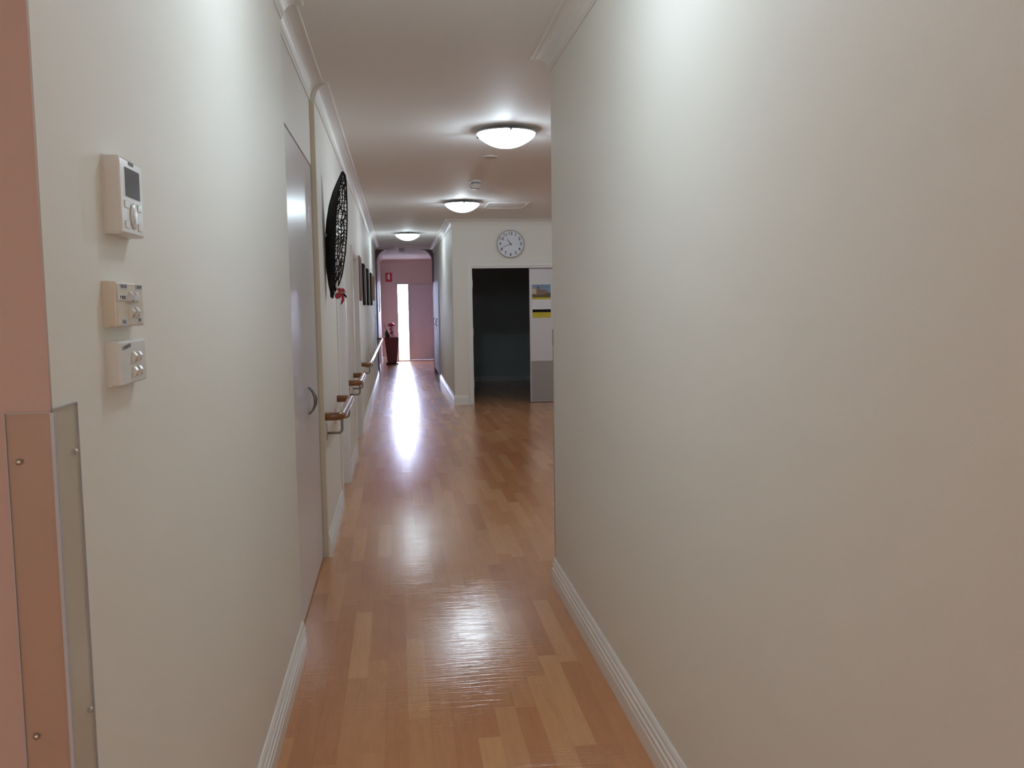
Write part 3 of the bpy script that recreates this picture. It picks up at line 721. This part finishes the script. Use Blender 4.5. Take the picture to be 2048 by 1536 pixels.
text_mesh('lettering', 'SHOP HOURS', .014, ink, Q, FACE_NY(0, -.0014, 1.352-1.3), .0002)

# ------------------------------------------------------------------ fire extinguisher sign
Z = thing('fire_sign', 'small red sign with white fire extinguisher symbol on the far end wall', 'sign', (-.225, YE, 2.30))
obj('plate', boxes([(-.085, .085, -.003, 0, -.12, .125), (-.092, -.085, -.06, 0, -.12, .125)]), redm, Z)
bm = bmesh.new()
prism(bm, [(-.022, -.06), (.028, -.06), (.030, .055), (.015, .078), (-.010, .078), (-.024, .055)], 1, -.0045, -.003)
bx(bm, -.012, .022, -.0045, -.003, .082, .098); prism(bm, [(-.055, -.04), (-.046, -.04), (-.038, .05), (-.012, .084), (-.014, .094), (-.046, .06)], 1, -.0045, -.003)
obj('symbol', bm, white, Z)

# ------------------------------------------------------------------ pot with artificial flowers
px, py = -.185, 23.75
T = thing('planter_pot', 'tall tapered square maroon planter standing beside the far sidelight', 'pot', (px, py, 0))
def frust(bm, w0, w1, z0, z1):
    v = [bm.verts.new((sx*w0, sy_*w0, z0)) for sx, sy_ in ((-1, -1), (1, -1), (1, 1), (-1, 1))]; u = [bm.verts.new((sx*w1, sy_*w1, z1)) for sx, sy_ in ((-1, -1), (1, -1), (1, 1), (-1, 1))]
    for k in range(4): bm.faces.new([v[k], v[(k+1) % 4], u[(k+1) % 4], u[k]])
    return v, u
bm = bmesh.new(); v, u = frust(bm, .118, .188, .03, .70); v2, u2 = frust(bm, .165, .170, .62, .70)
bm.faces.new(v[::-1]); bm.faces.new(v2)
for k in range(4): bm.faces.new([u[k], u[(k+1) % 4], u2[(k+1) % 4], u2[k]])
obj('body', bm, potm, T, bevel=.006)
bm = bmesh.new(); v, u = frust(bm, .15, .165, 0, .03); bm.faces.new(v[::-1]); bm.faces.new(u); obj('saucer', bm, mat('dark_saucer', (.03, .015, .015), .4), T, bevel=.004)
obj('soil', box(-.163, .163, -.163, .163, .622, .652), soil, T)
T2 = thing('artificial_flower', 'red umbrella shaped flower on a stem of pink blossoms in the maroon pot', 'flower', (px, py, .655))
obj('stem', tube(bmesh.new(), [(.0, 0, 0), (.012, 0, .15), (-.01, 0, .3), (.0, 0, .42)], .008, 8, rs=[.01, .009, .008, .006]), MATS['dark_green_leaf'], T2, smooth=True)
bm = bmesh.new(); lathe(bm, [(0, .425), (.05, .418), (.085, .39), (.098, .345), (.09, .35), (.075, .37), (.03, .39), (0, .395)], 20)
for vv in bm.verts: vv.co.z += .008*math.sin(5*math.atan2(vv.co.y, vv.co.x))*vv.co.xy.length/.09
obj('bloom', bm, petal, T2, smooth=True)
for k, (x, z, r, mm) in enumerate([(.03, .29, .030, pinkpet), (-.02, .26, .032, petal), (.035, .20, .032, pinkpet), (.0, .165, .045, petal), (.045, .10, .035, pinkpet), (.0, .07, .032, pinkpet), (-.012, .33, .028, petal)]):
    bm = bmesh.new()
    for j in range(5):
        a = 2*PI*j/5+k; bmesh.ops.create_uvsphere(bm, u_segments=10, v_segments=6, radius=r*.55, matrix=Matrix.Translation((x+r*.6*math.cos(a), -.01, z+r*.6*math.sin(a))) @ Matrix.Rotation(-a, 4, 'Y') @ Matrix.Diagonal((1, .35, .7, 1)))
    obj('blossom', bm, mm, T2, smooth=True)
T3 = thing('leafy_plant', 'dark bladed leaves and a thin stick at left in the maroon pot', 'plant', (px-.09, py, .655))
def blade(path, wds, m_=leafm):
    bm = petal_mesh(path, wds, (0, -1, 0), .3); o = obj('leaf', bm, m_, T3, smooth=True); s_ = o.modifiers.new('s', 'SOLIDIFY'); s_.thickness = .002
blade([(-.03, 0, 0), (-.045, -.01, .09), (-.045, -.01, .18), (-.02, 0, .25)], [.016, .036, .034, .004])
blade([(.0, 0, 0), (.0, -.03, .08), (-.01, -.04, .15), (-.03, -.03, .22)], [.014, .024, .020, .003])
blade([(.02, .02, 0), (.03, .02, .1), (.0, .02, .19)], [.014, .018, .003])
obj('stick', tube(bmesh.new(), [(.0, .02, 0), (-.04, .02, .22), (-.105, .02, .43)], .006, 6, rs=[.009, .008, .004]), leafm, T3, smooth=True)
